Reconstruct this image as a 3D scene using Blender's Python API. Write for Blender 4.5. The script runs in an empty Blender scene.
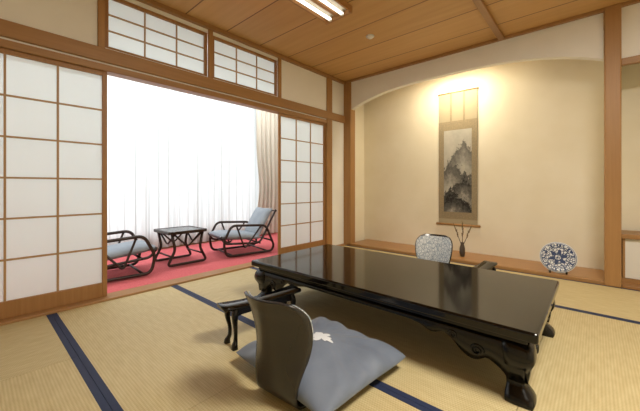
import bpy, bmesh, math, random
from mathutils import Vector, Matrix
random.seed(4)
PI = math.pi
SC = bpy.context.scene
COL = SC.collection
SC.view_settings.view_transform = 'Standard'
SC.view_settings.look = 'None'
SC.view_settings.exposure = 0.0

# ---------------------------------------------------------------- helpers
def lin(c):
    def f(v):
        v /= 255.0
        return v/12.92 if v <= .04045 else ((v+.055)/1.055)**2.4
    return (f(c[0]), f(c[1]), f(c[2]), 1)

class MB:
    def __init__(s): s.v = []; s.f = []; s.m = []
    def add(s, vs, fs, mi=0):
        b = len(s.v); s.v += [tuple(v) for v in vs]
        for f in fs: s.f.append(tuple(i+b for i in f)); s.m.append(mi)
    def box(s, x0, x1, y0, y1, z0, z1, mi=0):
        vs = [(x0,y0,z0),(x1,y0,z0),(x1,y1,z0),(x0,y1,z0),(x0,y0,z1),(x1,y0,z1),(x1,y1,z1),(x0,y1,z1)]
        s.add(vs, [(0,3,2,1),(4,5,6,7),(0,1,5,4),(1,2,6,5),(2,3,7,6),(3,0,4,7)], mi)
        return s
    def loft(s, rings, closed=False, cap=True, mi=0):
        n = len(rings[0]); vs = [p for r in rings for p in r]; fs = []
        k = len(rings)
        for i in range(k if closed else k-1):
            a = i*n; b = ((i+1) % k)*n
            for j in range(n):
                j2 = (j+1) % n
                fs.append((a+j, a+j2, b+j2, b+j))
        if cap and not closed:
            fs.append(tuple(reversed(range(n)))); fs.append(tuple((k-1)*n+j for j in range(n)))
        s.add(vs, fs, mi); return s
    def tube(s, pts, r, n=8, closed=False, mi=0):
        P = [Vector(p) for p in pts]; k = len(P)
        rs = r if isinstance(r, (list, tuple)) else [r]*k
        T = []
        for i in range(k):
            if closed: t = P[(i+1) % k]-P[i-1]
            else: t = P[min(i+1, k-1)]-P[max(i-1, 0)]
            T.append(t.normalized())
        up = Vector((0,0,1)) if abs(T[0].z) < .9 else Vector((1,0,0))
        nrm = (up-T[0]*up.dot(T[0])).normalized(); rings = []
        for i in range(k):
            nrm = (nrm-T[i]*nrm.dot(T[i])).normalized()
            bi = T[i].cross(nrm)
            rings.append([P[i]+(nrm*math.cos(a)+bi*math.sin(a))*rs[i] for a in [2*PI*j/n for j in range(n)]])
        return s.loft(rings, closed=closed, mi=mi)
    def lathe(s, prof, n=32, mi=0, M=None):
        rings = [[Vector((max(r,1e-4)*math.cos(2*PI*j/n), max(r,1e-4)*math.sin(2*PI*j/n), z)) for j in range(n)] for r, z in prof]
        if M: rings = [[M @ p for p in r] for r in rings]
        return s.loft(rings, mi=mi)
    def prism(s, poly, fn0, fn1, mi=0):
        n = len(poly)
        vs = [fn0(*p) for p in poly]+[fn1(*p) for p in poly]
        fs = [tuple(range(n)), tuple(reversed(range(n, 2*n)))]
        for i in range(n):
            j = (i+1) % n; fs.append((i, i+n, j+n, j))
        s.add(vs, fs, mi); return s
    def build(s, name, mat, parent=None, bevel=0, smooth=False, loc=None, rz=None, solid=0, subd=0, seg=2):
        me = bpy.data.meshes.new(name); me.from_pydata(s.v, [], s.f)
        bm = bmesh.new(); bm.from_mesh(me); bmesh.ops.recalc_face_normals(bm, faces=bm.faces)
        bm.to_mesh(me); bm.free()
        for m in (mat if isinstance(mat, (list, tuple)) else [mat]): me.materials.append(m)
        for p, mi in zip(me.polygons, s.m): p.material_index = mi
        if smooth:
            for p in me.polygons: p.use_smooth = True
        o = bpy.data.objects.new(name, me); COL.objects.link(o)
        if parent: o.parent = parent
        if loc: o.location = loc
        if rz is not None: o.rotation_euler[2] = rz
        if solid:
            m = o.modifiers.new('s', 'SOLIDIFY'); m.thickness = solid; m.offset = 0
        if bevel:
            m = o.modifiers.new('b', 'BEVEL'); m.width = bevel; m.segments = seg; m.limit_method = 'ANGLE'; m.angle_limit = .6
        if subd:
            m = o.modifiers.new('d', 'SUBSURF'); m.levels = subd; m.render_levels = subd
        return o

def tag(o, label, cat, group=None, kind=None):
    o['label'] = label; o['category'] = cat
    if group: o['group'] = group
    if kind: o['kind'] = kind
    return o
def thing(name, loc, rz, label, cat, group=None):
    o = bpy.data.objects.new(name, None); COL.objects.link(o); o.empty_display_size = .1
    o.location = loc; o.rotation_euler = (0, 0, rz)
    return tag(o, label, cat, group)
def copy_tree(o, parent=None):
    c = o.copy(); COL.objects.link(c)
    if parent: c.parent = parent
    for ch in list(o.children): copy_tree(ch, c)
    return c
def struct(o): o['kind'] = 'structure'; return o
def sempty(name, loc=(0,0,0)):
    o = bpy.data.objects.new(name, None); COL.objects.link(o); o.location = loc; o.empty_display_size = .1
    return struct(o)
def spline(pts, n=8, closed=False):
    P = [Vector(p) for p in pts]; out = []; k = len(P)
    rng = range(k) if closed else range(k-1)
    for i in rng:
        if closed: p0, p1, p2, p3 = P[i-1], P[i], P[(i+1) % k], P[(i+2) % k]
        else: p0, p1, p2, p3 = P[max(i-1,0)], P[i], P[i+1], P[min(i+2,k-1)]
        for j in range(n):
            t = j/n
            out.append(.5*((2*p1)+(p2-p0)*t+(2*p0-5*p1+4*p2-p3)*t*t+(3*p1-p0-3*p2+p3)*t**3))
    if not closed: out.append(P[-1])
    return out
def rounded(pts, rad, closed=False, n=5):
    """polyline with straight runs and rounded corners, like bent cane"""
    P = [Vector(p) for p in pts]; k = len(P); out = []
    for i in range(k):
        if not closed and i in (0, k-1): out.append(P[i]); continue
        a, b, c = P[i-1], P[i], P[(i+1) % k]
        d1, d2 = (a-b), (c-b); r_ = min(rad, d1.length*.45, d2.length*.45)
        s, e = b+d1.normalized()*r_, b+d2.normalized()*r_
        for j in range(n+1):
            t = j/n; out.append(s*(1-t)**2+b*2*t*(1-t)+e*t*t)
    return out

# ---------------------------------------------------------------- materials
def mat(name, col, rough=.6, **kw):
    m = bpy.data.materials.new(name); m.use_nodes = True
    b = m.node_tree.nodes['Principled BSDF']
    b.inputs['Base Color'].default_value = lin(col); b.inputs['Roughness'].default_value = rough
    for k, v in kw.items(): b.inputs[k.replace('_', ' ')].default_value = v
    return m
def nd(m, t, **kw):
    n = m.node_tree.nodes.new(t)
    for k, v in kw.items(): setattr(n, k, v)
    return n
def lk(m, a, b): m.node_tree.links.new(a, b)
def bsdf(m): return m.node_tree.nodes['Principled BSDF']
def coords(m, scale=(1,1,1), which='Object', rot=(0,0,0)):
    tc = nd(m, 'ShaderNodeTexCoord'); mp = nd(m, 'ShaderNodeMapping')
    mp.inputs['Scale'].default_value = scale; mp.inputs['Rotation'].default_value = rot
    lk(m, tc.outputs[which], mp.inputs['Vector']); return mp.outputs['Vector']
def ramp(m, fac, stops):
    r = nd(m, 'ShaderNodeValToRGB'); e = r.color_ramp.elements
    e[0].position, e[0].color = stops[0][0], lin(stops[0][1])
    e[1].position, e[1].color = stops[-1][0], lin(stops[-1][1])
    for p, c in stops[1:-1]:
        x = e.new(p); x.color = lin(c)
    lk(m, fac, r.inputs['Fac']); return r.outputs['Color']
def mathn(m, op, a, b=None):
    n = nd(m, 'ShaderNodeMath', operation=op)
    for i, v in enumerate((a, b)):
        if v is None: continue
        if isinstance(v, (int, float)): n.inputs[i].default_value = v
        else: lk(m, v, n.inputs[i])
    return n.outputs[0]
def noise(m, vec, scale, detail=4, rough=.5):
    n = nd(m, 'ShaderNodeTexNoise'); n.inputs['Scale'].default_value = scale
    n.inputs['Detail'].default_value = detail; n.inputs['Roughness'].default_value = rough
    lk(m, vec, n.inputs['Vector']); return n.outputs['Fac']
def bump(m, h, dist=.002, strength=.5):
    b = nd(m, 'ShaderNodeBump'); b.inputs['Distance'].default_value = dist; b.inputs['Strength'].default_value = strength
    lk(m, h, b.inputs['Height']); lk(m, b.outputs['Normal'], bsdf(m).inputs['Normal'])
def mixc(m, fac, a, b, mode='MIX'):
    n = nd(m, 'ShaderNodeMix', data_type='RGBA', blend_type=mode)
    if isinstance(fac, (int, float)): n.inputs[0].default_value = fac
    else: lk(m, fac, n.inputs[0])
    for i, v in ((6, a), (7, b)):
        if isinstance(v, tuple): n.inputs[i].default_value = lin(v)
        else: lk(m, v, n.inputs[i])
    return n.outputs[2]

def wood(name, c1, c2, axis='Y', rough=.45, sc=1.0):
    m = mat(name, c1, rough)
    s = {'X': (.6,14,14), 'Y': (14,.6,14), 'Z': (14,14,.6)}[axis]
    v = coords(m, tuple(a*sc for a in s))
    n = noise(m, v, 2.2, 5, .6)
    lk(m, ramp(m, n, [(.3, c1), (.7, c2)]), bsdf(m).inputs['Base Color'])
    return m
def plaster(name, c, c2):
    m = mat(name, c, .9)
    v = coords(m)
    lk(m, ramp(m, noise(m, v, 3, 3), [(.3, c), (.7, c2)]), bsdf(m).inputs['Base Color'])
    bump(m, noise(m, v, 180, 3), .001, .3)
    return m

M_beam = wood('beam_wood', (154,114,70), (172,130,82), 'Y')
M_beamX = wood('beam_wood_x', (154,114,70), (172,130,82), 'X')
M_post = wood('post_wood', (160,118,72), (176,134,84), 'Z')
M_latt = wood('lattice_wood', (172,136,92), (188,152,108), 'Z')
M_frame = wood('shoji_frame_wood', (154,110,64), (170,126,78), 'Z')
M_plaster = plaster('plaster_white', (240,239,235), (245,244,240))
M_cream = plaster('plaster_cream', (238,230,208), (243,236,217))
M_plank = wood('alcove_plank', (160,114,68), (178,132,82), 'X', .3)

# ceiling planks: every board a slightly different tone
M_ceil = mat('ceiling_planks', (196,154,102), .5)
tc = nd(M_ceil, 'ShaderNodeTexCoord'); sp = nd(M_ceil, 'ShaderNodeSeparateXYZ'); lk(M_ceil, tc.outputs['Object'], sp.inputs[0])
v = coords(M_ceil, (.5,8,8))
base = ramp(M_ceil, noise(M_ceil, v, 2, 4), [(.3, (208,164,104)), (.7, (219,177,116))])
q_ = mathn(M_ceil, 'DIVIDE', mathn(M_ceil, 'ADD', sp.outputs['Y'], 10.08), .46)
wn = nd(M_ceil, 'ShaderNodeTexWhiteNoise', noise_dimensions='1D'); lk(M_ceil, mathn(M_ceil, 'FLOOR', q_), wn.inputs['W'])
base = mixc(M_ceil, 1.0, base, ramp(M_ceil, wn.outputs['Value'], [(0, (236,232,228)), (1, (255,255,255))]), 'MULTIPLY')
gl = mathn(M_ceil, 'LESS_THAN', mathn(M_ceil, 'FRACT', q_), .028)
lk(M_ceil, mixc(M_ceil, gl, base, (126,88,50)), bsdf(M_ceil).inputs['Base Color'])

# tatami, rush ribs along one axis or the other
def tatami(name, A, B, gain):
    m = mat(name, (206,184,128), .6)
    tc = nd(m, 'ShaderNodeTexCoord'); sp = nd(m, 'ShaderNodeSeparateXYZ'); lk(m, tc.outputs['Object'], sp.inputs[0])
    PT = .013
    wy = mathn(m, 'SINE', mathn(m, 'MULTIPLY', sp.outputs[B], 2*PI/PT))
    wx = mathn(m, 'SINE', mathn(m, 'MULTIPLY', sp.outputs[A], 2*PI/.012))
    sgn = mathn(m, 'SIGN', mathn(m, 'SINE', mathn(m, 'MULTIPLY', sp.outputs[B], PI/PT)))
    hh = mathn(m, 'ADD', mathn(m, 'MULTIPLY', mathn(m, 'MULTIPLY', wx, sgn), .26), mathn(m, 'MULTIPLY', wy, .24))
    hh = mathn(m, 'ADD', hh, .5)
    def g(c): return tuple(min(255, x*gain) for x in c)
    c = ramp(m, hh, [(0, g((190,173,128))), (.5, g((206,190,146))), (1, g((215,201,160)))])
    vn = coords(m, (3,14,1) if A == 'X' else (14,3,1))
    c2 = ramp(m, noise(m, vn, 3, 4), [(.25, (232,226,212)), (.75, (255,255,252))])
    lk(m, mixc(m, .8, c, c2, 'MULTIPLY'), bsdf(m).inputs['Base Color'])
    bump(m, hh, .001, .15); return m
M_tatami = tatami('tatami_rush', 'X', 'Y', 1.0)
M_tatami2 = tatami('tatami_rush_cross', 'Y', 'X', .975)
M_border = mat('tatami_border_cloth', (34,46,80), .7)

M_paper = bpy.data.materials.new('shoji_paper'); M_paper.use_nodes = True
nt = M_paper.node_tree; nt.nodes.remove(nt.nodes['Principled BSDF'])
df = nt.nodes.new('ShaderNodeBsdfDiffuse'); tr = nt.nodes.new('ShaderNodeBsdfTranslucent'); mx = nt.nodes.new('ShaderNodeMixShader')
df.inputs[0].default_value = lin((248,251,252)); tr.inputs[0].default_value = lin((246,252,253)); mx.inputs[0].default_value = .62
nt.links.new(df.outputs[0], mx.inputs[1]); nt.links.new(tr.outputs[0], mx.inputs[2]); nt.links.new(mx.outputs[0], nt.nodes['Material Output'].inputs[0])

# sheer cloth: denser and darker where the fold turns edge-on
M_sheer = bpy.data.materials.new('sheer_voile'); M_sheer.use_nodes = True
nt = M_sheer.node_tree; nt.nodes.remove(nt.nodes['Principled BSDF'])
tr = nt.nodes.new('ShaderNodeBsdfTranslucent'); tp = nt.nodes.new('ShaderNodeBsdfTransparent'); df = nt.nodes.new('ShaderNodeBsdfDiffuse')
m1 = nt.nodes.new('ShaderNodeMixShader'); m2 = nt.nodes.new('ShaderNodeMixShader')
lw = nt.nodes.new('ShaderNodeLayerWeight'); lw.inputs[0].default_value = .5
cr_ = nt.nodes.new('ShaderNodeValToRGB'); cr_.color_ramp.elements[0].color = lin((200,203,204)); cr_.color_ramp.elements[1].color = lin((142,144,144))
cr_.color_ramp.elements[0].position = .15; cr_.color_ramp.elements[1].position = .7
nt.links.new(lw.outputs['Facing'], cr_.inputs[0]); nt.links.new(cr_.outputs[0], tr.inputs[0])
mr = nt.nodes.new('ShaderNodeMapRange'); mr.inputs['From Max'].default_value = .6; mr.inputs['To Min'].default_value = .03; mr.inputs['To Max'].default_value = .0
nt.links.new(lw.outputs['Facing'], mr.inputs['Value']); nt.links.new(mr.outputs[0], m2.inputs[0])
df.inputs[0].default_value = lin((246,248,245)); m1.inputs[0].default_value = .30
nt.links.new(tr.outputs[0], m1.inputs[1]); nt.links.new(df.outputs[0], m1.inputs[2])
nt.links.new(m1.outputs[0], m2.inputs[1]); nt.links.new(tp.outputs[0], m2.inputs[2]); nt.links.new(m2.outputs[0], nt.nodes['Material Output'].inputs[0])

M_drape = mat('drape_beige', (204,197,182), .85)
v = coords(M_drape); bump(M_drape, noise(M_drape, v, 90), .001, .4)
M_carpet = mat('red_carpet', (176,62,72), .95)
v = coords(M_carpet)
lk(M_carpet, ramp(M_carpet, noise(M_carpet, v, 60, 4), [(.3, (202,92,98)), (.7, (218,112,116))]), bsdf(M_carpet).inputs['Base Color'])
bump(M_carpet, noise(M_carpet, v, 300), .003, .6)
M_lacq = mat('black_lacquer', (6,6,7), .09); bsdf(M_lacq).inputs['Specular IOR Level'].default_value = .45
M_lacq2 = mat('black_lacquer_carved', (9,8,8), .22); bsdf(M_lacq2).inputs['Specular IOR Level'].default_value = .4
M_zaisu = mat('zaisu_lacquer', (38,37,39), .24); bsdf(M_zaisu).inputs['Specular IOR Level'].default_value = .6
M_cane = wood('dark_cane', (36,24,18), (52,36,26), 'X', .4)
def fabric(name, c1, c2, sc=120, rough=.9):
    m = mat(name, c1, rough); v = coords(m)
    lk(m, ramp(m, noise(m, v, 6, 4), [(.3, c1), (.7, c2)]), bsdf(m).inputs['Base Color'])
    bump(m, noise(m, v, sc, 2), .001, .35); return m
M_blue = fabric('zabuton_blue', (98,109,128), (114,125,144), 120, .65)
bsdf(M_blue).inputs['Sheen Weight'].default_value = .25
M_chairfab = fabric('armchair_bluegrey', (142,152,164), (158,168,178))
M_emb = mat('emblem_white', (222,226,232), .8)
M_glass = mat('smoked_glass', (60,62,64), .25); bsdf(M_glass).inputs['Specular IOR Level'].default_value = .35
M_white = mat('white_enamel', (232,231,226), .4)
M_refl = mat('lamp_reflector', (214,208,192), .5)
M_tube = mat('lamp_tube', (255,252,240), .5); bsdf(M_tube).inputs['Emission Color'].default_value = (1,.96,.86,1); bsdf(M_tube).inputs['Emission Strength'].default_value = 1.8
M_warm = mat('alcove_tube', (255,240,200), .5); bsdf(M_warm).inputs['Emission Color'].default_value = (1,.88,.65,1); bsdf(M_warm).inputs['Emission Strength'].default_value = 1.2
M_metal = mat('window_metal', (190,190,190), .4, Metallic=.6)

# blue and white china
M_china = mat('blue_white_china', (235,238,240), .35)
tc = nd(M_china, 'ShaderNodeTexCoord'); sp = nd(M_china, 'ShaderNodeSeparateXYZ'); lk(M_china, tc.outputs['Object'], sp.inputs[0])
r = mathn(M_china, 'SQRT', mathn(M_china, 'ADD', mathn(M_china, 'MULTIPLY', sp.outputs['X'], sp.outputs['X']), mathn(M_china, 'MULTIPLY', sp.outputs['Y'], sp.outputs['Y'])))
an = mathn(M_china, 'ARCTAN2', sp.outputs['Y'], sp.outputs['X'])
def band(a, b): return mathn(M_china, 'MULTIPLY', mathn(M_china, 'GREATER_THAN', r, a), mathn(M_china, 'LESS_THAN', r, b))
def AND(a, b): return mathn(M_china, 'MULTIPLY', a, b)
def MX(a, b): return mathn(M_china, 'MAXIMUM', a, b)
def NOT(a): return mathn(M_china, 'SUBTRACT', 1.0, a)
s8 = mathn(M_china, 'SINE', mathn(M_china, 'MULTIPLY', an, 10.0)); s24 = mathn(M_china, 'SINE', mathn(M_china, 'MULTIPLY', an, 30.0)); s5 = mathn(M_china, 'SINE', mathn(M_china, 'MULTIPLY', an, 6.0))
vo = nd(M_china, 'ShaderNodeTexVoronoi', feature='DISTANCE_TO_EDGE'); vo.inputs['Scale'].default_value = 40; lk(M_china, tc.outputs['Object'], vo.inputs['Vector'])
vein = mathn(M_china, 'LESS_THAN', vo.outputs['Distance'], .10)
k = MX(band(.148, .153), band(.099, .105))
pet = AND(band(.110, .144), mathn(M_china, 'GREATER_THAN', s8, .1))
k = MX(k, AND(pet, NOT(AND(band(.118, .136), mathn(M_china, 'GREATER_THAN', s24, .4)))))
k = MX(k, AND(AND(band(.0, .144), NOT(pet)), vein))
fl5 = mathn(M_china, 'LESS_THAN', r, mathn(M_china, 'ADD', .060, mathn(M_china, 'MULTIPLY', s5, .022)))
k = MX(k, AND(fl5, mathn(M_china, 'GREATER_THAN', r, .026)))
lk(M_china, mixc(M_china, k, (226,230,234), (52,72,116)), bsdf(M_china).inputs['Base Color'])

M_pat = mat('patterned_back', (190,196,200), .5)
v = coords(M_pat, (1,1,1))
vo = nd(M_pat, 'ShaderNodeTexVoronoi', feature='DISTANCE_TO_EDGE'); vo.inputs['Scale'].default_value = 30; lk(M_pat, v, vo.inputs['Vector'])
vo2 = nd(M_pat, 'ShaderNodeTexVoronoi', feature='DISTANCE_TO_EDGE'); vo2.inputs['Scale'].default_value = 60; lk(M_pat, v, vo2.inputs['Vector'])
k = mathn(M_pat, 'MAXIMUM', mathn(M_pat, 'LESS_THAN', vo.outputs['Distance'], .07), mathn(M_pat, 'LESS_THAN', vo2.outputs['Distance'], .06))
lk(M_pat, mixc(M_pat, k, (216,219,219), (150,161,173)), bsdf(M_pat).inputs['Base Color'])

# ---------------------------------------------------------------- setting
XL, YF, ZC = -3.1, 4.08, 2.68     # left wall plane, alcove front plane, ceiling
YB = 4.64                          # alcove back wall
XR, YN = 2.3, -1.9
ZV = 3.0                           # veranda ceiling
ZS = .22                           # window sill height
fl = MB()
fl.box(XL-.1, XR, YN, 4.7, -.09, -.052, 1)
def mat_x(xa_, xb_, ya_, yb_, mi=0):      # mat with its cloth borders along the long x edges
    xa_ += .0012; xb_ -= .0012; ya_ += .001; yb_ -= .001
    fl.box(xa_, xb_, ya_+.03, yb_-.03, -.052, 0, mi)
    fl.box(xa_, xb_, ya_, ya_+.03, -.052, .0008, 1); fl.box(xa_, xb_, yb_-.03, yb_, -.052, .0008, 1)
ys = [-1.4, -.5, .4, 1.3, 2.2, 3.1, 4.07]
XM = -.25
seams = {-1.4: [-2.17, -.37, 1.43], -.5: [-2.17, -.37, 1.43], .4: [-1.3, .5], 1.3: [-2.05], 2.2: [-2.05], 3.1: [-1.3, .5]}
for i in range(len(ys)-1):
    y0, y1 = ys[i], ys[i+1]
    xend = XM if ys[i] in (1.3, 2.2) else XR
    xs = [XL+.06]+seams[ys[i]]+[xend]
    for j, (a, b) in enumerate(zip(xs[:-1], xs[1:])): mat_x(a, b, y0, y1, 2 if ys[i] in (-.5, 1.3) and j == 0 else 0)
for a, b in ((XM, 1.55), (1.55, XR)): mat_x(a, b, 1.3, 3.1, 2)
fl.box(XL, XR, YN, -1.4, -.052, 0, 0)
struct(fl.build('floor', [M_tatami, M_border, M_tatami2]))
struct(MB().box(-5.1, XL-.1, -1.2, 4.4, -.09, -.01).build('floor_veranda', M_plank))

struct(MB().box(XL-.09, XR+.1, YN-.1, YB+.1, ZC, ZC+.08).build('ceiling', M_ceil))
struct(MB().box(-5.2, XL-.09, -1.3, 4.5, ZV, ZV+.08).build('ceiling_veranda', M_plaster))
struct(MB().box(XR, XR+.1, YN, YB+.1, -.05, ZC).build('wall_right', M_cream))
struct(MB().box(XL-.1, XR, YN-.1, YN, -.05, ZC).build('wall_front', M_cream))
w = MB()
X0, X1 = XL-.09, XL
w.box(X0, X1, YN, -.2, 0, ZC)
w.box(X0, X1, -.2, .70, 2.1, ZC)
w.box(X0, X1, .70, 2.72, 2.60, ZC)
w.box(X0, X1, 2.72, 3.64, 2.1, ZC)
w.box(X0, X1, 3.76, YF+.02, 0, ZC)
w.box(X0, X1, .70, 2.72, 2.0, 2.13)
w.box(X0, X1, -.2, 3.64, 1.98, 2.1)
w.box(X0-.02, X0, YN, YB, ZC-.02, ZV+.02)
struct(w.build('wall_left', M_plaster))
arch = MB(); N = 48
xa, xb = XL+.0, .06
bot = []
for i in range(N+1):
    x = xa+.12+(xb-xa-.12)*i/N; u = 2*i/N-1
    bot.append((x, 2.20+.215*(1-abs(u)**3)))
for i in range(N):
    (p, z0), (q, z1) = bot[i], bot[i+1]
    y0, y1 = YF+.02, YF+.10
    arch.add([(p,y0,z0),(q,y0,z1),(q,y0,ZC),(p,y0,ZC),(p,y1,z0),(q,y1,z1),(q,y1,ZC),(p,y1,ZC)],
             [(0,1,2,3),(7,6,5,4),(0,4,5,1),(3,2,6,7)])
arch.box(.18, XR, YF+.02, YF+.10, 2.15, ZC)
struct(arch.build('wall_back', M_plaster))
ab = MB(); ab.box(XL-.1, XR, YB, YB+.1, -.05, ZC); struct(ab.build('wall_alcove', M_cream))
ab = MB(); ab.box(XL-.09, XL+.03, YF+.12, YB, 0, ZC); struct(ab.build('wall_alcove_side', M_cream))
ab = MB(); ab.box(.09, .15, YF+.12, YB, 0, ZC); struct(ab.build('wall_alcove_divider', M_cream))
ab = MB(); ab.box(XL+.10, .07, YF+.0, YB, -.05, .035)
struct(ab.build('floor_alcove', M_plank, bevel=.004))
ab = MB(); ab.box(.19, XR, YF+.0, YB, -.05, .02)
struct(ab.build('floor_side_alcove', M_plank))

tn = [0]
def trim(x0, x1, y0, y1, z0, z1, m, bevel=.004):
    tn[0] += 1
    return struct(MB().box(x0, x1, y0, y1, z0, z1).build('trim_%d' % tn[0], m, bevel=bevel))
trim(XL-.01, XL+.03, YN, YF, 2.00, 2.115, M_beam)                # nageshi rail
trim(XL-.10, XL+.01, -.2, 3.64, 1.93, 1.985, M_beam)             # head track
trim(XL-.10, XL+.06, -.2, 3.64, -.02, .018, M_beam)              # threshold
trim(XL-.10, XL+.02, 3.64, 3.76, 0, ZC, M_post)                  # jamb post
trim(XL-.02, XL+.06, 3.76, YF, -.02, .02, M_beam)
trim(XL-.01, XL+.02, .70, .75, 2.115, ZC, M_post)
trim(XL-.01, XL+.02, 1.685, 1.735, 2.115, ZC, M_post)
trim(XL-.01, XL+.02, 2.66, 2.71, 2.115, ZC, M_post)
trim(XL-.02, XL+.14, YF-.0, YF+.13, 0, ZC, M_post, .008)         # alcove corner post
trim(.065, .185, YF-.03, YF+.12, 0, ZC, M_post, .01)             # alcove post
trim(XL-.01, XL+.045, YN, YF, ZC-.045, ZC, M_beam)               # cornices
trim(XL+.045, XR, YF-.025, YF+.02, ZC-.03, ZC, M_beamX)
trim(.185, XR, YF-.0, YF+.05, 2.10, 2.165, M_beamX)
trim(-.835, -.775, YN, YF-.025, ZC-.04, ZC, M_beam)              # ceiling ribs
trim(1.30, 1.36, YN, YF-.025, ZC-.04, ZC, M_beam)
trim(XL+.14, .065, YF-.015, YF+.03, -.01, .037, M_beamX)         # alcove sill

w = MB()
w.box(-5.15, -5.05, -1.3, 4.5, -.05, ZS)
w.box(-5.15, -5.05, -1.3, 4.5, 2.72, ZV+.02)
w.box(-5.15, -5.05, -1.3, -.8, ZS, 2.72)
w.box(-5.15, -5.05, 4.1, 4.5, ZS, 2.72)
struct(w.build('wall_veranda', M_cream))
struct(MB().box(-5.1, XL-.09, 4.28, 4.38, -.05, ZV+.02).build('wall_veranda_end', M_cream))
struct(MB().box(-5.1, XL-.09, -1.3, -1.2, -.05, ZV+.02).build('wall_veranda_near', M_cream))
trim(-5.05, -4.93, 4.16, 4.28, -.01, ZV, M_post)
trim(-5.05, -5.03, -1.2, 4.16, -.01, .08, M_beam)
wi = sempty('window_1', (-5.1, 1.65, ZS))
fr = MB(); WH = 2.72-ZS
for yy in (-2.42, -1.22, 0, 1.22, 2.42): fr.box(-.02, .02, yy-.02, yy+.02, 0, WH)
fr.box(-.02, .02, -2.45, 2.45, 0, .04); fr.box(-.02, .02, -2.45, 2.45, WH-.05, WH)
fr.build('window_frame', M_metal, wi, bevel=.003)
MB().box(.04, .09, -2.5, 2.5, -.03, .0).build('window_sill', M_post, wi)

# ---------------------------------------------------------------- shoji
def shoji(name, y0, y1, z0, z1, cols, rows, bottom, x, st=.035, top=.035, bar=.013):
    e = sempty(name, (x, y0, z0)); W = y1-y0; Hh = z1-z0
    f = MB()
    f.box(-.015, .015, 0, st, 0, Hh); f.box(-.015, .015, W-st, W, 0, Hh)
    f.box(-.014, .014, st, W-st, 0, bottom); f.box(-.014, .014, st, W-st, Hh-top, Hh)
    f.build('door_frame' if 'door' in name else 'frame', M_frame, e, bevel=.003)
    l = MB(); a, b = st, W-st; c, d = bottom, Hh-top
    for i in range(1, cols): yy = a+(b-a)*i/cols; l.box(-.002, .011, yy-bar/2, yy+bar/2, c, d)
    for j in range(1, rows): zz = c+(d-c)*j/rows; l.box(-.003, .010, a, b, zz-bar/2, zz+bar/2)
    l.build('lattice', M_latt, e)
    MB().box(-.006, -.004, a-.004, b+.004, c-.004, d+.004).build('paper', M_paper, e)
    return e
shoji('door_1', -.165, .775, .018, 1.93, 3, 6, .12, XL-.035)
shoji('door_2', 2.70, 3.64, .018, 1.93, 3, 6, .12, XL-.035)
def transom(name, y0, y1):
    z0, z1 = 2.118, 2.60
    e = sempty(name, (XL-.03, y0, z0)); W = y1-y0; Hh = z1-z0; f = MB()
    f.box(-.015, .02, 0, .03, 0, Hh); f.box(-.015, .02, W-.03, W, 0, Hh)
    f.box(-.015, .02, .03, W-.03, 0, .035); f.box(-.015, .02, .03, W-.03, Hh-.03, Hh)
    f.build('frame', M_frame, e, bevel=.003)
    l = MB()
    for t in (.333, .667):
        yy = .03+(W-.06)*t; l.box(-.002, .010, yy-.006, yy+.006, .035, Hh-.03)
    for t in (.333, .667):
        zz = .035+(Hh-.065)*t; l.box(-.003, .009, .03, W-.03, zz-.006, zz+.006)
    l.build('lattice', M_latt, e)
    MB().box(-.006, -.004, .026, W-.026, .03, Hh-.026).build('paper', M_paper, e)
transom('window_2', .752, 1.684); transom('window_3', 1.737, 2.659)

# ---------------------------------------------------------------- veranda
def curtain(name, y0, y1, x, z0, z1, amp, pitch, m, seedv=0, gather=None):
    n = int((y1-y0)/.008); mb = MB(); vs = []; fs = []; rows = 14
    rnd = random.Random(seedv); ph = [rnd.uniform(0, 6) for _ in range(4)]
    for j in range(rows+1):
        t = j/rows; z = z0+(z1-z0)*t
        for i in range(n+1):
            s = i/n; y = y0+(y1-y0)*s
            g = 1
            if gather: g = 1-(1-gather)*math.exp(-((z-.95)/.45)**2)
            yy = y1+(y-y1)*g
            a = amp*(.75+.25*math.sin(3*y+ph[0]))*(1-.25*t)
            vs.append((x+a*math.sin(2*PI*y/pitch+.8*math.sin(2.3*y+ph[1])+.3*math.sin(3*t+ph[2]))+.3*a*math.sin(2*PI*y/(pitch*.43)+ph[3]), yy, z))
    for j in range(rows):
        for i in range(n):
            a = j*(n+1)+i; fs.append((a, a+1, a+n+2, a+n+1))
    mb.add(vs, fs); return mb.build(name, m, smooth=True)
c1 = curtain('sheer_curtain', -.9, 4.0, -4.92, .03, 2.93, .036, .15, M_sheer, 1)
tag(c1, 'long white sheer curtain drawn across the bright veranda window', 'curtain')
c2 = curtain('drape_curtain', 3.58, 4.12, -4.80, .04, 2.93, .036, .11, M_drape, 3, gather=.86)
tag(c2, 'gathered beige drape hanging at the right end of the window', 'curtain')
cr = MB().box(-.02, .02, -2.5, 2.5, 0, .03)
tag(cr.build('curtain_rail', M_white, loc=(-4.89, 1.65, 2.95)), 'white curtain rail above the veranda window', 'curtain rail')
tag(MB().box(-.87, .83, -2.7, 2.62, -.01, .004).build('red_carpet', M_carpet, loc=(-4.06, 1.6, 0)), 'red carpet covering the veranda floor under the armchairs', 'carpet')

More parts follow.
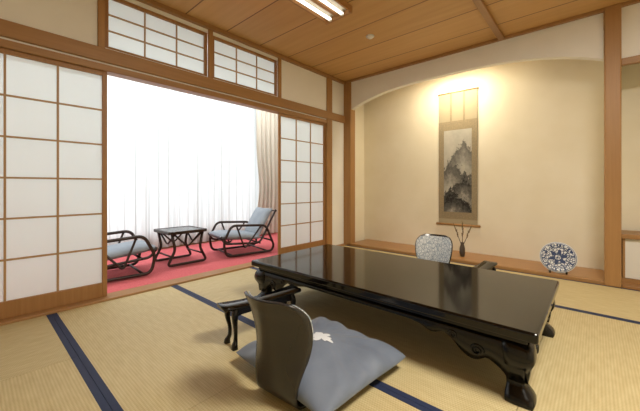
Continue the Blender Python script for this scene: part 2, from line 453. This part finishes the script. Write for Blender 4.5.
def cush(a, b, T, p=4, q=.5, n=22, down=.35, wob=.0, pinch=.05, corner=0):
    def f(u, v): return max(0, (1-abs(u)**p)*(1-abs(v)**p))**q
    def pos(u, v, top):
        pin = 1-pinch*(1-v*v)-corner*v**6; pin2 = 1-pinch*(1-u*u)-corner*u**6
        z = f(u, v)*(T if top else -T*down)
        if top:
            z += wob*f(u, v)*math.sin(5*u+1)*math.sin(4*v+2)
            if wob:   # creases running in from the edges and corners
                an_ = math.atan2(v, u); rr = math.hypot(u, v)
                z += wob*.8*math.sin(an_*13+2.5*rr+math.sin(an_*3))*max(0, rr-.3)*f(u, v)**.5
        return (a*u*pin, b*v*pin2, z)
    mb = MB(); vs = []; fs = []
    U = [math.sin(PI/2*(-1+2*i/n)) for i in range(n+1)]
    for top in (1, 0):
        base = len(vs)
        for v in U:
            for u in U: vs.append(pos(u, v, top))
        for j in range(n):
            for i in range(n):
                q4 = (base+j*(n+1)+i, base+j*(n+1)+i+1, base+(j+1)*(n+1)+i+1, base+(j+1)*(n+1)+i)
                fs.append(q4 if top else tuple(reversed(q4)))
    mb.add(vs, fs); return mb, pos

def transform(mb, M): mb.v = [tuple(M @ Vector(v)) for v in mb.v]; return mb

def lounge(name, loc, rz, label, group):
    t = thing(name, loc, rz, label, 'armchair', group)
    for s in (-1, 1):
        y = .27*s
        loop = rounded([(.33,y,.026),(-.34,y,.026),(-.38,y,.10),(-.25,y,.40),(.26,y,.43),(.37,y,.21)], .07, True)
        mb = MB(); mb.tube(loop, .017, 8, True)
        mb.build('side_frame', M_cane, t, smooth=True)
        y2 = .24*s
        mb = MB(); mb.tube(rounded([(.39,y2,.29),(.34,y2,.19),(-.17,y2,.15),(-.43,y2,.61)], .08), .015, 8)
        mb.build('seat_rail', M_cane, t, smooth=True)
        mb = MB(); mb.tube(rounded([(.19,y,.42),(.07,y,.10),(-.17,y,.39)], .05), .012, 8)
        mb.build('arm_brace', M_cane, t, smooth=True)
    for (x, z) in ((.25,.032),(-.27,.032),(.375,.26),(-.42,.595),(-.16,.155),(.25,.185),(-.355,.17)):
        MB().tube([(x,-.27,z),(x,0,z),(x,.27,z)], .012, 8).build('crossbar', M_cane, t, smooth=True)
    mb, _ = cush(.30, .235, .062, 5, .5, 16, .7)
    transform(mb, Matrix.Translation((.10,0,.255)) @ Matrix.Rotation(-.10, 4, 'Y'))
    mb.build('seat_cushion', M_chairfab, t, smooth=True)
    mb, _ = cush(.23, .235, .062, 5, .5, 16, .5)
    transform(mb, Matrix.Translation((-.265,0,.43)) @ Matrix.Rotation(math.radians(60), 4, 'Y'))
    mb.build('back_cushion', M_chairfab, t, smooth=True)
    return t
ch = lounge('lounge_chair', (-3.83, 2.60, .006), math.radians(-100), 'cane lounge armchair whose grey-blue back cushion is in full view beside the beige drape', 'veranda armchairs')
c_b = copy_tree(ch); c_b.location = (-3.84, .97, .006); c_b.rotation_euler[2] = math.radians(86)
c_b['label'] = 'cane lounge armchair partly hidden by the left paper screen'

tt = thing('side_table', (-3.9, 1.75, .006), 0, 'low dark cane side table between the two veranda armchairs', 'table')
S = .22; HT = .42
mb = MB()
for s in (-1, 1):
    mb.box(-S, S, s*S-.018, s*S+.018, HT-.036, HT); mb.box(s*S-.018, s*S+.018, -S, S, HT-.036, HT)
mb.build('top_frame', M_cane, tt, bevel=.006)
MB().box(-S+.01, S-.01, -S+.01, S-.01, HT-.016, HT-.004).build('glass_top', M_glass, tt)
for s in (-1, 1):
    x = s*(S-.02)
    lp = rounded([(x,-.19,HT-.03),(x,-.15,.20),(x,-.24,.023),(x,.24,.023),(x,.15,.20),(x,.19,HT-.03)], .05)
    MB().tube(lp, .0165, 8).build('leg_frame', M_cane, tt, smooth=True)
    MB().tube(rounded([(x,-.16,HT-.04),(x,0,.22),(x,.16,HT-.04)], .05), .011, 8).build('brace', M_cane, tt, smooth=True)
    MB().tube([(-S+.02,s*.18,.12),(0,s*.18,.12),(S-.02,s*.18,.12)], .011, 8).build('stretcher', M_cane, tt, smooth=True)
    MB().tube(rounded([(-S+.02,s*.165,HT-.05),(0,s*.16,.24),(S-.02,s*.165,HT-.05)], .05), .011, 8).build('brace', M_cane, tt, smooth=True)

# ---------------------------------------------------------------- lacquer table
def sq_ring(cx, cy, z, h, rot=0, p=.35):
    out = []
    for k in range(16):
        a = 2*PI*k/16+rot; c, s_ = math.cos(a), math.sin(a)
        f = h/(max(abs(math.cos(a-rot)), abs(math.sin(a-rot)))**(1-p))
        out.append((cx+f*c, cy+f*s_, z))
    return out
def cabriole(sx, sy, x, y, zt, prof, p=.35):
    mb = MB(); P = spline([(z, o, h) for z, o, h in prof], 5)
    mb.loft([sq_ring(x+sx*o*.7, y+sy*o*.7, z, h, 0, p) for z, o, h in P]); return mb
TX, TY = 1.98, 1.0
tb = thing('low_lacquer_table', (-1.165, 2.055, 0), 0, 'long low black lacquer table with carved curved legs on the tatami', 'table')
mb = MB(); mb.box(-TX/2, TX/2, -TY/2, TY/2, .292, .338); mb.build('tabletop', M_lacq, tb, bevel=.012, seg=4)
mb = MB(); mb.box(-TX/2+.045, TX/2-.045, -TY/2+.045, TY/2-.045, .260, .293); mb.build('waist_frame', M_lacq2, tb, bevel=.004)
def apron_z(s, L):
    s = abs(s); d = L-s
    if d < .07: return .09
    if d < .15: return .09+.065*((d-.07)/.08)**.5
    if d < .27: return .155-.028*math.sin((d-.15)/.12*PI)
    if d < .36: return .155+.06*math.sin((d-.27)/.09*PI/2)
    if d < .46: return .215-.018*math.sin((d-.36)/.10*PI)
    return .215+.016*min(1, (d-.46)/.08)
def apron(L, fix, axis):
    n = 120; mb = MB(); vs = []; fs = []
    for i in range(n+1):
        s = -L+2*L*i/n; z = apron_z(s, L)
        for (off, zz) in ((0,.262),(.009,.244),(0.009,(z+.238)/2),(-.002,z),(-.022,z),(-.022,.262)):
            o = fix+(1 if fix > 0 else -1)*off
            vs.append((s, o, zz) if axis == 'x' else (o, s, zz))
    for i in range(n):
        for k in range(6):
            a = i*6+k; b = i*6+(k+1) % 6; fs.append((a, b, b+6, a+6))
    fs.append(tuple(range(6))); fs.append(tuple(n*6+k for k in reversed(range(6))))
    mb.add(vs, fs); return mb
def scroll(cx, fix, z, r, sgn, axis):
    pts = []
    for k in range(26):
        a = k/25*3.4*PI; rr = r*(1-.8*k/25)
        u = cx+sgn*rr*math.cos(a); w_ = z+rr*math.sin(a)
        pts.append((u, fix, w_) if axis == 'x' else (fix, u, w_))
    return MB().tube(pts, [.0065*(1-.4*k/25) for k in range(26)], 6)
for s in (-1, 1):
    Lx, Ly = TX/2-.055, TY/2-.055
    a = apron(Lx, s*(TY/2-.042), 'x').build('apron', M_lacq2, tb, smooth=True)
    for q in (-1, 1):
        scroll(q*(Lx-.19), s*(TY/2-.032), .178, .030, q, 'x').build('carved_scroll', M_lacq2, a, smooth=True)
        scroll(q*(Lx-.30), s*(TY/2-.032), .218, .020, -q, 'x').build('carved_scroll', M_lacq2, a, smooth=True)
    a = apron(Ly, s*(TX/2-.042), 'y').build('apron', M_lacq2, tb, smooth=True)
    for q in (-1, 1):
        scroll(q*(Ly-.18), s*(TX/2-.032), .178, .026, q, 'y').build('carved_scroll', M_lacq2, a, smooth=True)
for sx in (-1, 1):
    for sy in (-1, 1):
        l = cabriole(sx, sy, sx*(TX/2-.094), sy*(TY/2-.094), .26,
            [(.262,.0,.054),(.235,.016,.061),(.19,.026,.059),(.15,.014,.049),(.11,.0,.039),(.075,.0,.036),(.05,.012,.045),(.03,.022,.054),(.012,.028,.058),(0,.028,.055)], .25)
        lg = l.build('leg', M_lacq2, tb, smooth=True)

# ---------------------------------------------------------------- legless chairs
def zaisu(loc, rz, label, group):
    t = thing('legless_chair', loc, rz, label, 'floor chair', group)
    def shell(prof, curve, m, name, off=0, solid=.012, scalew=.96):
        P = spline(prof, 6); n = 16; vs = []; fs = []
        for i, p in enumerate(P):
            for j in range(n+1):
                u = -1+2*j/n
                c = curve*min(1, max(0, (p.y-.02)/.2))*(p.z*u/.2)**2
                vs.append((p.z*u*scalew, p.x+c+off, p.y))
        for i in range(len(P)-1):
            for j in range(n):
                a = i*(n+1)+j; fs.append((a, a+1, a+n+2, a+n+1))
        mb = MB(); mb.add(vs, fs)
        return mb.build(name, m, t, smooth=True, solid=solid)
    shell([(.07,.010,.138),(.0,.018,.128),(-.03,.05,.126),(-.042,.11,.134),(-.050,.2,.158),(-.064,.3,.184),(-.090,.39,.192),(-.112,.44,.182),(-.128,.474,.154),(-.135,.488,.11)], .09, M_zaisu, 'backrest')
    shell([(.46,.010,.14),(.40,.010,.17),(.2,.010,.175),(.11,.010,.155),(.068,.010,.138)], 0, M_zaisu, 'seat', solid=.012)
    shell([(-.040,.2,.150),(-.054,.3,.176),(-.080,.39,.185),(-.102,.44,.175),(-.118,.474,.146)], .09, M_pat, 'back_panel', off=.009, solid=.004)
    return t
z1 = zaisu((-1.05, .915, .0), math.radians(4), 'black legless floor chair seen from behind, blue cushion on its seat, nearest the camera', 'legless chairs at the low table')
z2 = copy_tree(z1); z2.location = (-1.20, 3.04, 0); z2.rotation_euler[2] = math.radians(190); z2.scale = (.95, .95, .95)
z2['label'] = 'legless floor chair with pale patterned inner back, on the far side of the low table'

def zabuton(loc, rz, label):
    t = thing('floor_cushion', loc, rz, label, 'cushion', 'floor cushions')
    CP = (.34, .315); PN = .045; CO = .035
    mb, pos = cush(CP[0], CP[1], .086, 2.6, .46, 72, .55, .016, PN, CO)
    Z0 = .068
    transform(mb, Matrix.Translation((0,0,Z0)))
    c = mb.build('cover', M_blue, t, smooth=True)
    def patch(cx, cy, rf, n=60, rings=6):
        vs = [(cx, cy)]; fs = []
        for k in range(1, rings+1):
            for j in range(n):
                a = 2*PI*j/n; r_ = rf(a)*k/rings; vs.append((cx+r_*math.cos(a), cy+r_*math.sin(a)))
        for j in range(n):
            fs.append((0, 1+j, 1+(j+1) % n))
        for k in range(1, rings):
            for j in range(n):
                a = 1+(k-1)*n+j; b = 1+(k-1)*n+(j+1) % n; fs.append((a, b, b+n, a+n))
        out = []
        for x, y in vs:
            u, v = x/CP[0], y/CP[1]
            for _ in range(8): u, v = x/(CP[0]*(1-PN*(1-v*v)-CO*v**6)), y/(CP[1]*(1-PN*(1-u*u)-CO*u**6))
            z = pos(u, v, 1)[2]+Z0+.002; out.append((x, y, z))
        return out, fs
    eb = MB()
    ox, oy = .005, .0
    # one joined crest: lobed flower spreading into two leaf sprays
    eb.add(*patch(ox, oy, lambda a: .058*(.52+.48*abs(math.cos(2.5*a))**.8)+.034*abs(math.cos(a))**8*(.6+.4*math.cos(14*a)), 120, 8))
    o = eb.build('crest', M_emb, t, smooth=True); o['label'] = 'pale woven flower crest'
    return t
zb = zabuton((-1.085, 1.22, 0), math.radians(-4), 'grey-blue floor cushion with white crest on the near legless chair')
zb2 = copy_tree(zb); zb2.location = (-1.18, 2.74, 0); zb2.rotation_euler[2] = math.radians(180)
zb2['label'] = 'grey-blue floor cushion hidden behind the low table'

def armrest(loc, rz, label):
    t = thing('lacquer_armrest', loc, rz, label, 'armrest', 'lacquer armrests beside the floor chairs')
    n = 20; rings = []; ZT = .232
    for i in range(n+1):
        s = -1+2*i/n; y = .27*s; z = ZT+.012*s*s
        hw = .066*(1-.12*(1-s*s)) * (1 if abs(s) < .9 else .93)
        th = .009+.003*(abs(s)**6)
        rings.append([(hw*c_, y, z+th*d_) for c_, d_ in ((-1,-.4),(-.92,-1),(.92,-1),(1,-.4),(1,.4),(.9,1),(-.9,1),(-1,.4))])
    MB().loft(rings).build('armrest_top', M_lacq, t, smooth=True)
    for s in (-1, 1):
        ap = MB(); pts = []
        for i in range(25):
            u = -1+2*i/24; pts.append((u, .204-.026*abs(u)**3+.006*math.cos(u*PI*2)))
        poly = [(.2*u, z) for u, z in pts]+[(.2, .228), (-.2, .228)]
        ap.prism(poly, lambda a, b: (s*.044, a, b), lambda a, b: (s*.053, a, b)); ap.build('apron', M_lacq2, t)
        e = MB(); poly = [(.050*u, z) for u, z in pts]+[(.050, .228), (-.050, .228)]
        e.prism(poly, lambda a, b: (a, s*.20, b), lambda a, b: (a, s*.209, b)); e.build('apron', M_lacq2, t)
        for q in (-1, 1):
            cabriole(s, q, s*.042, q*.20, .25, [(.232,0,.015),(.20,.010,.017),(.16,.012,.014),(.10,-.002,.010),(.05,-.001,.010),(.023,.012,.014),(0,.015,.017)]).build('leg', M_lacq2, t, smooth=True)
    return t
ar = armrest((-1.60, 1.24, 0), math.radians(-8), 'black lacquer armrest stand on the tatami left of the near floor chair')
ar2 = copy_tree(ar); ar2.location = (-.76, 2.95, 0); ar2.rotation_euler[2] = math.radians(174)
ar2['label'] = 'black lacquer armrest stand peeking over the far edge of the low table'

# ---------------------------------------------------------------- alcove things
M_mount = mat('scroll_brocade', (158,138,104), .8)
v = coords(M_mount, (1,1,1)); vo = nd(M_mount, 'ShaderNodeTexVoronoi'); vo.inputs['Scale'].default_value = 60; lk(M_mount, v, vo.inputs['Vector'])
lk(M_mount, ramp(M_mount, vo.outputs['Distance'], [(0, (166,150,120)), (.6, (146,132,106))]), bsdf(M_mount).inputs['Base Color'])
M_mount2 = mat('scroll_silk', (172,160,134), .85)
M_ink = mat('ink_landscape', (200,195,180), .8)
tc = nd(M_ink, 'ShaderNodeTexCoord'); sp = nd(M_ink, 'ShaderNodeSeparateXYZ'); lk(M_ink, tc.outputs['Generated'], sp.inputs[0])
mp = nd(M_ink, 'ShaderNodeMapping'); mp.inputs['Scale'].default_value = (1,1,2.3); lk(M_ink, tc.outputs['Generated'], mp.inputs['Vector'])
big = noise(M_ink, mp.outputs[0], 2.6, 8, .65); fine = noise(M_ink, mp.outputs[0], 16, 9, .85); mid = noise(M_ink, mp.outputs[0], 5.5, 7, .7)
def layer(cx, top, slope, jag, fade, dark):
    xx = mathn(M_ink, 'ABSOLUTE', mathn(M_ink, 'SUBTRACT', sp.outputs['X'], cx))
    ridge = mathn(M_ink, 'SUBTRACT', top, mathn(M_ink, 'MULTIPLY', xx, slope))
    ridge = mathn(M_ink, 'ADD', ridge, mathn(M_ink, 'MULTIPLY', mathn(M_ink, 'SUBTRACT', mid, .5), jag))
    ridge = mathn(M_ink, 'ADD', ridge, mathn(M_ink, 'MULTIPLY', mathn(M_ink, 'SUBTRACT', fine, .5), jag*.5))
    dep = mathn(M_ink, 'SUBTRACT', ridge, sp.outputs['Z'])
    edge = nd(M_ink, 'ShaderNodeClamp'); lk(M_ink, mathn(M_ink, 'MULTIPLY', dep, 26.0), edge.inputs[0])
    fall = nd(M_ink, 'ShaderNodeClamp'); lk(M_ink, mathn(M_ink, 'SUBTRACT', 1.0, mathn(M_ink, 'MULTIPLY', dep, fade)), fall.inputs[0])
    return mathn(M_ink, 'MULTIPLY', mathn(M_ink, 'MULTIPLY', edge.outputs[0], fall.outputs[0]), dark)
L1 = layer(.72, .88, .45, .4, 2.8, .60)
L2 = layer(.25, .62, .25, .5, 3.4, .80)
L3 = layer(.70, .44, .3, .5, 3.2, 1.15)
L4 = layer(.35, .24, .2, .45, 3.4, 1.3)
ink = mathn(M_ink, 'MAXIMUM', mathn(M_ink, 'MAXIMUM', L1, L2), mathn(M_ink, 'MAXIMUM', L3, L4))
ink = mathn(M_ink, 'MULTIPLY', ink, mathn(M_ink, 'ADD', .05, mathn(M_ink, 'MULTIPLY', fine, 1.6)))
ink = mathn(M_ink, 'ADD', ink, mathn(M_ink, 'MULTIPLY', mathn(M_ink, 'SUBTRACT', big, .30), .45))
lk(M_ink, ramp(M_ink, ink, [(0, (194,190,178)), (.5, (106,104,99)), (1, (24,24,26))]), bsdf(M_ink).inputs['Base Color'])
yw = YB-.012
sc = thing('hanging_scroll', (-1.475, yw, .39), 0, 'tall hanging scroll with ink landscape on the alcove wall', 'scroll')
MB().box(-.265, .265, -.002, .002, .03, 1.92).build('mount', M_mount2, sc)
MB().box(-.265, .265, -.004, -.001, .10, 1.51).build('brocade_border', M_mount, sc)
MB().box(-.19, .19, -.006, -.003, .20, 1.38).build('ink_painting', M_ink, sc)
MB().tube([(-.30,-.004,.02),(.30,-.004,.02)], .016, 12).build('bottom_roller', M_post, sc, smooth=True)
MB().tube([(-.275,-.002,1.925),(.275,-.002,1.925)], .009, 8).build('top_rod', M_post, sc, smooth=True)
MB().tube([(-.14,-.002,1.93),(0,-.002,2.01),(.14,-.002,1.93)], .003, 6).build('cord', M_mount, sc)
for s in (-1, 1):
    MB().box(s*.09-.012, s*.09+.012, -.006, -.003, 1.51, 1.92).build('hanging_strip', M_mount, sc)

pl = thing('display_plate', (-.295, 4.13, .038), math.radians(8), 'large round blue and white china plate on a stand in the alcove', 'plate')
R_ = .160
prof = [(0,.010),(.07,.010),(.10,.012),(.13,.020),(R_,.028),(R_,.023),(.13,.014),(.10,.003),(.07,0),(.0,0)]
pmb = MB().lathe([(r_, z) for r_, z in prof], 64)
po = pmb.build('plate_body', M_china, pl, smooth=True)
po.rotation_euler = (math.radians(80), 0, 0); po.location = (0, .02, R_*.985+.006)
for s in (-1, 1):
    MB().tube(spline([(s*.07,-.040,.030),(s*.07,-.035,.008),(s*.07,.06,.008),(s*.05,.08,.10),(s*.035,.062,.20)], 5), .007, 8).build('easel_arm', M_lacq2, pl, smooth=True)
MB().tube([(-.075,.06,.010),(.075,.06,.010)], .007, 8).build('easel_bar', M_lacq2, pl, smooth=True)

M_vase = mat('vase_glaze', (78,68,60), .35)
va = thing('flower_vase', (-1.31, 4.30, .035), 0, 'small slim dark vase holding thin budding branches in the alcove', 'vase')
MB().lathe([(.022,0),(.028,.006),(.036,.05),(.033,.11),(.021,.155),(.018,.17),(.024,.185),(.018,.183),(.012,.16),(.0,.14)], 24).build('vase_body', M_vase, va, smooth=True)
M_twig = mat('twig', (76,60,44), .8); M_bud = mat('bud', (138,120,84), .8)
for k, (bx, dx, dz) in enumerate(((-.009,-.085,.25),(0,.006,.29),(.009,.09,.24))):
    tg = thing('budding_branch', (-1.31+bx, 4.30+.004*(k-1), .185), 0, ['thin branch leaning left in the small alcove vase','tallest thin branch in the small alcove vase','thin branch leaning right in the small alcove vase'][k], 'branch', 'branches in the alcove vase')
    pts = spline([(0,0,0),(dx*.4,0,dz*.35),(dx*.72,.01*(k-1),dz*.72),(dx,.01*(k-1),dz)], 5)
    b = MB().tube(pts, [.0042-.0015*i/len(pts) for i in range(len(pts))], 6)
    tips = []
    for i in (5, 6, 8, 9, 11, 13):
        p = pts[i]; q = (-1)**i*.45 if k == 1 else (k-1)*(1 if i % 2 else .3)
        e1 = p+Vector((.022*q, .002, .046)); m_ = p+Vector((.014*q, .001, .022)); b.tube([p, m_, e1], .002, 5); tips += [e1, m_]
    b.build('twig', M_twig, tg)
    for p in tips+[pts[-1], pts[12]]:
        MB().lathe([(0,-.010),(.005,-.003),(.006,.004),(0,.016)], 8, M=Matrix.Translation(p)).build('leaf_bud', M_bud, tg, smooth=True)

cb = thing('low_cabinet', (1.05, 4.40, .02), 0, 'low built-in cabinet with white sliding doors right of the alcove post', 'cabinet')
MB().box(-.86, .86, -.17, .17, 0, .04).build('base', M_beamX, cb)
MB().box(-.86, .86, -.20, .19, .43, .475).build('cabinet_top', M_beamX, cb, bevel=.004)
MB().box(-.86, .86, .0, .17, .04, .43).build('body', M_beamX, cb)
for k in range(3):
    a, b = -.85+k*.567, -.85+(k+1)*.567
    d_ = MB().box(a, b, -.16, -.13, .045, .425).build('sliding_door', M_white, cb)
    MB().box(a, a+.018, -.168, -.128, .042, .428).build('door_edge', M_post, d_)
    MB().box(b-.018, b, -.168, -.128, .042, .428).build('door_edge', M_post, d_)

M_lw = wood('lamp_wood', (166,120,70), (184,136,84), 'Y')
def clight(loc, label):
    t = thing('ceiling_light', loc, 0, label, 'ceiling light', 'strip ceiling lights')
    MB().box(-.14, .14, -.62, .62, -.025, 0).build('housing', M_refl, t, bevel=.004)
    MB().box(-.020, .020, -.60, .60, -.05, -.025).build('tube_divider', M_lw, t, bevel=.004)
    for s in (-1, 1):
        MB().box(-.165, .165, s*.63-.014, s*.63+.014, -.07, 0).build('end_cap', M_lw, t, bevel=.004)
        MB().box(s*.152-.010, s*.152+.010, -.62, .62, -.055, 0).build('side_board', M_lw, t, bevel=.003)
        MB().tube([(s*.075,-.60,-.060),(s*.075,0,-.060),(s*.075,.60,-.060)], .016, 12).build('lamp_tube', M_tube, t, smooth=True)
        for q in (-1, 1):
            MB().box(s*.075-.012, s*.075+.012, q*.595-.012, q*.595+.012, -.078, -.02).build('tube_holder', M_white, t, bevel=.002)
    return t
clight((-1.90, 1.78, ZC), 'wood-edged ceiling light with two glowing tubes')
dt = thing('smoke_detector', (-1.93, 3.04, ZC), 0, 'small round white smoke detector on the ceiling', 'smoke detector')
MB().lathe([(.0,-.028),(.022,-.026),(.035,-.012),(.045,-.010),(.048,0),(0,0)], 24).build('detector_body', M_white, dt, smooth=True)
al = thing('alcove_lamp', (-1.5, 4.23, 2.59), 0, 'warm strip lamp hidden above the hanging scroll', 'lamp')
MB().box(-.52, .52, -.051, .03, 0, .09).build('lamp_housing', M_white, al)
MB().tube([(-.5,0,-.012),(.5,0,-.012)], .012, 10).build('lamp_tube', M_warm, al, smooth=True)

# ---------------------------------------------------------------- lights
def area(name, loc, rot, sx, sy, power, col):
    l = bpy.data.lights.new(name, 'AREA'); l.shape = 'RECTANGLE'; l.size = sx; l.size_y = sy; l.energy = power; l.color = col
    o = bpy.data.objects.new(name, l); COL.objects.link(o); o.location = loc; o.rotation_euler = rot; return o
area('daylight', (-6.1, 1.6, 1.45), (0, math.radians(-90), 0), 2.9, 5.4, 135, (.97,.985,1))
area('veranda_fill', (-4.1, 1.6, ZV-.03), (0, math.radians(28), 0), .25, 4.6, 105, (.95,.98,1))  # added fill, brightens the shoji paper from the veranda side
area('room_fill_near', (.5, 1.4, ZC-.05), (0,0,0), .7, .7, 90, (1,.935,.81))  # added out-of-view fill for even warm room light, no fixture modelled
area('alcove_light', (-1.47, 4.235, 2.56), (math.radians(-4),0,0), .5, .05, 20, (1,.88,.64))
W_ = bpy.data.worlds.new('world'); SC.world = W_; W_.use_nodes = True
W_.node_tree.nodes['Background'].inputs[0].default_value = (.95,.98,1,1); W_.node_tree.nodes['Background'].inputs[1].default_value = 1.0

cam = bpy.data.cameras.new('camera'); co = bpy.data.objects.new('camera', cam); COL.objects.link(co); SC.camera = co
co.location = (0, 0, .95); co.rotation_euler = (math.radians(90), 0, math.radians(41.6))
cam.sensor_fit = 'HORIZONTAL'; cam.sensor_width = 36; cam.lens = 310/640*36; cam.shift_y = -18.5/640; cam.clip_start = .02
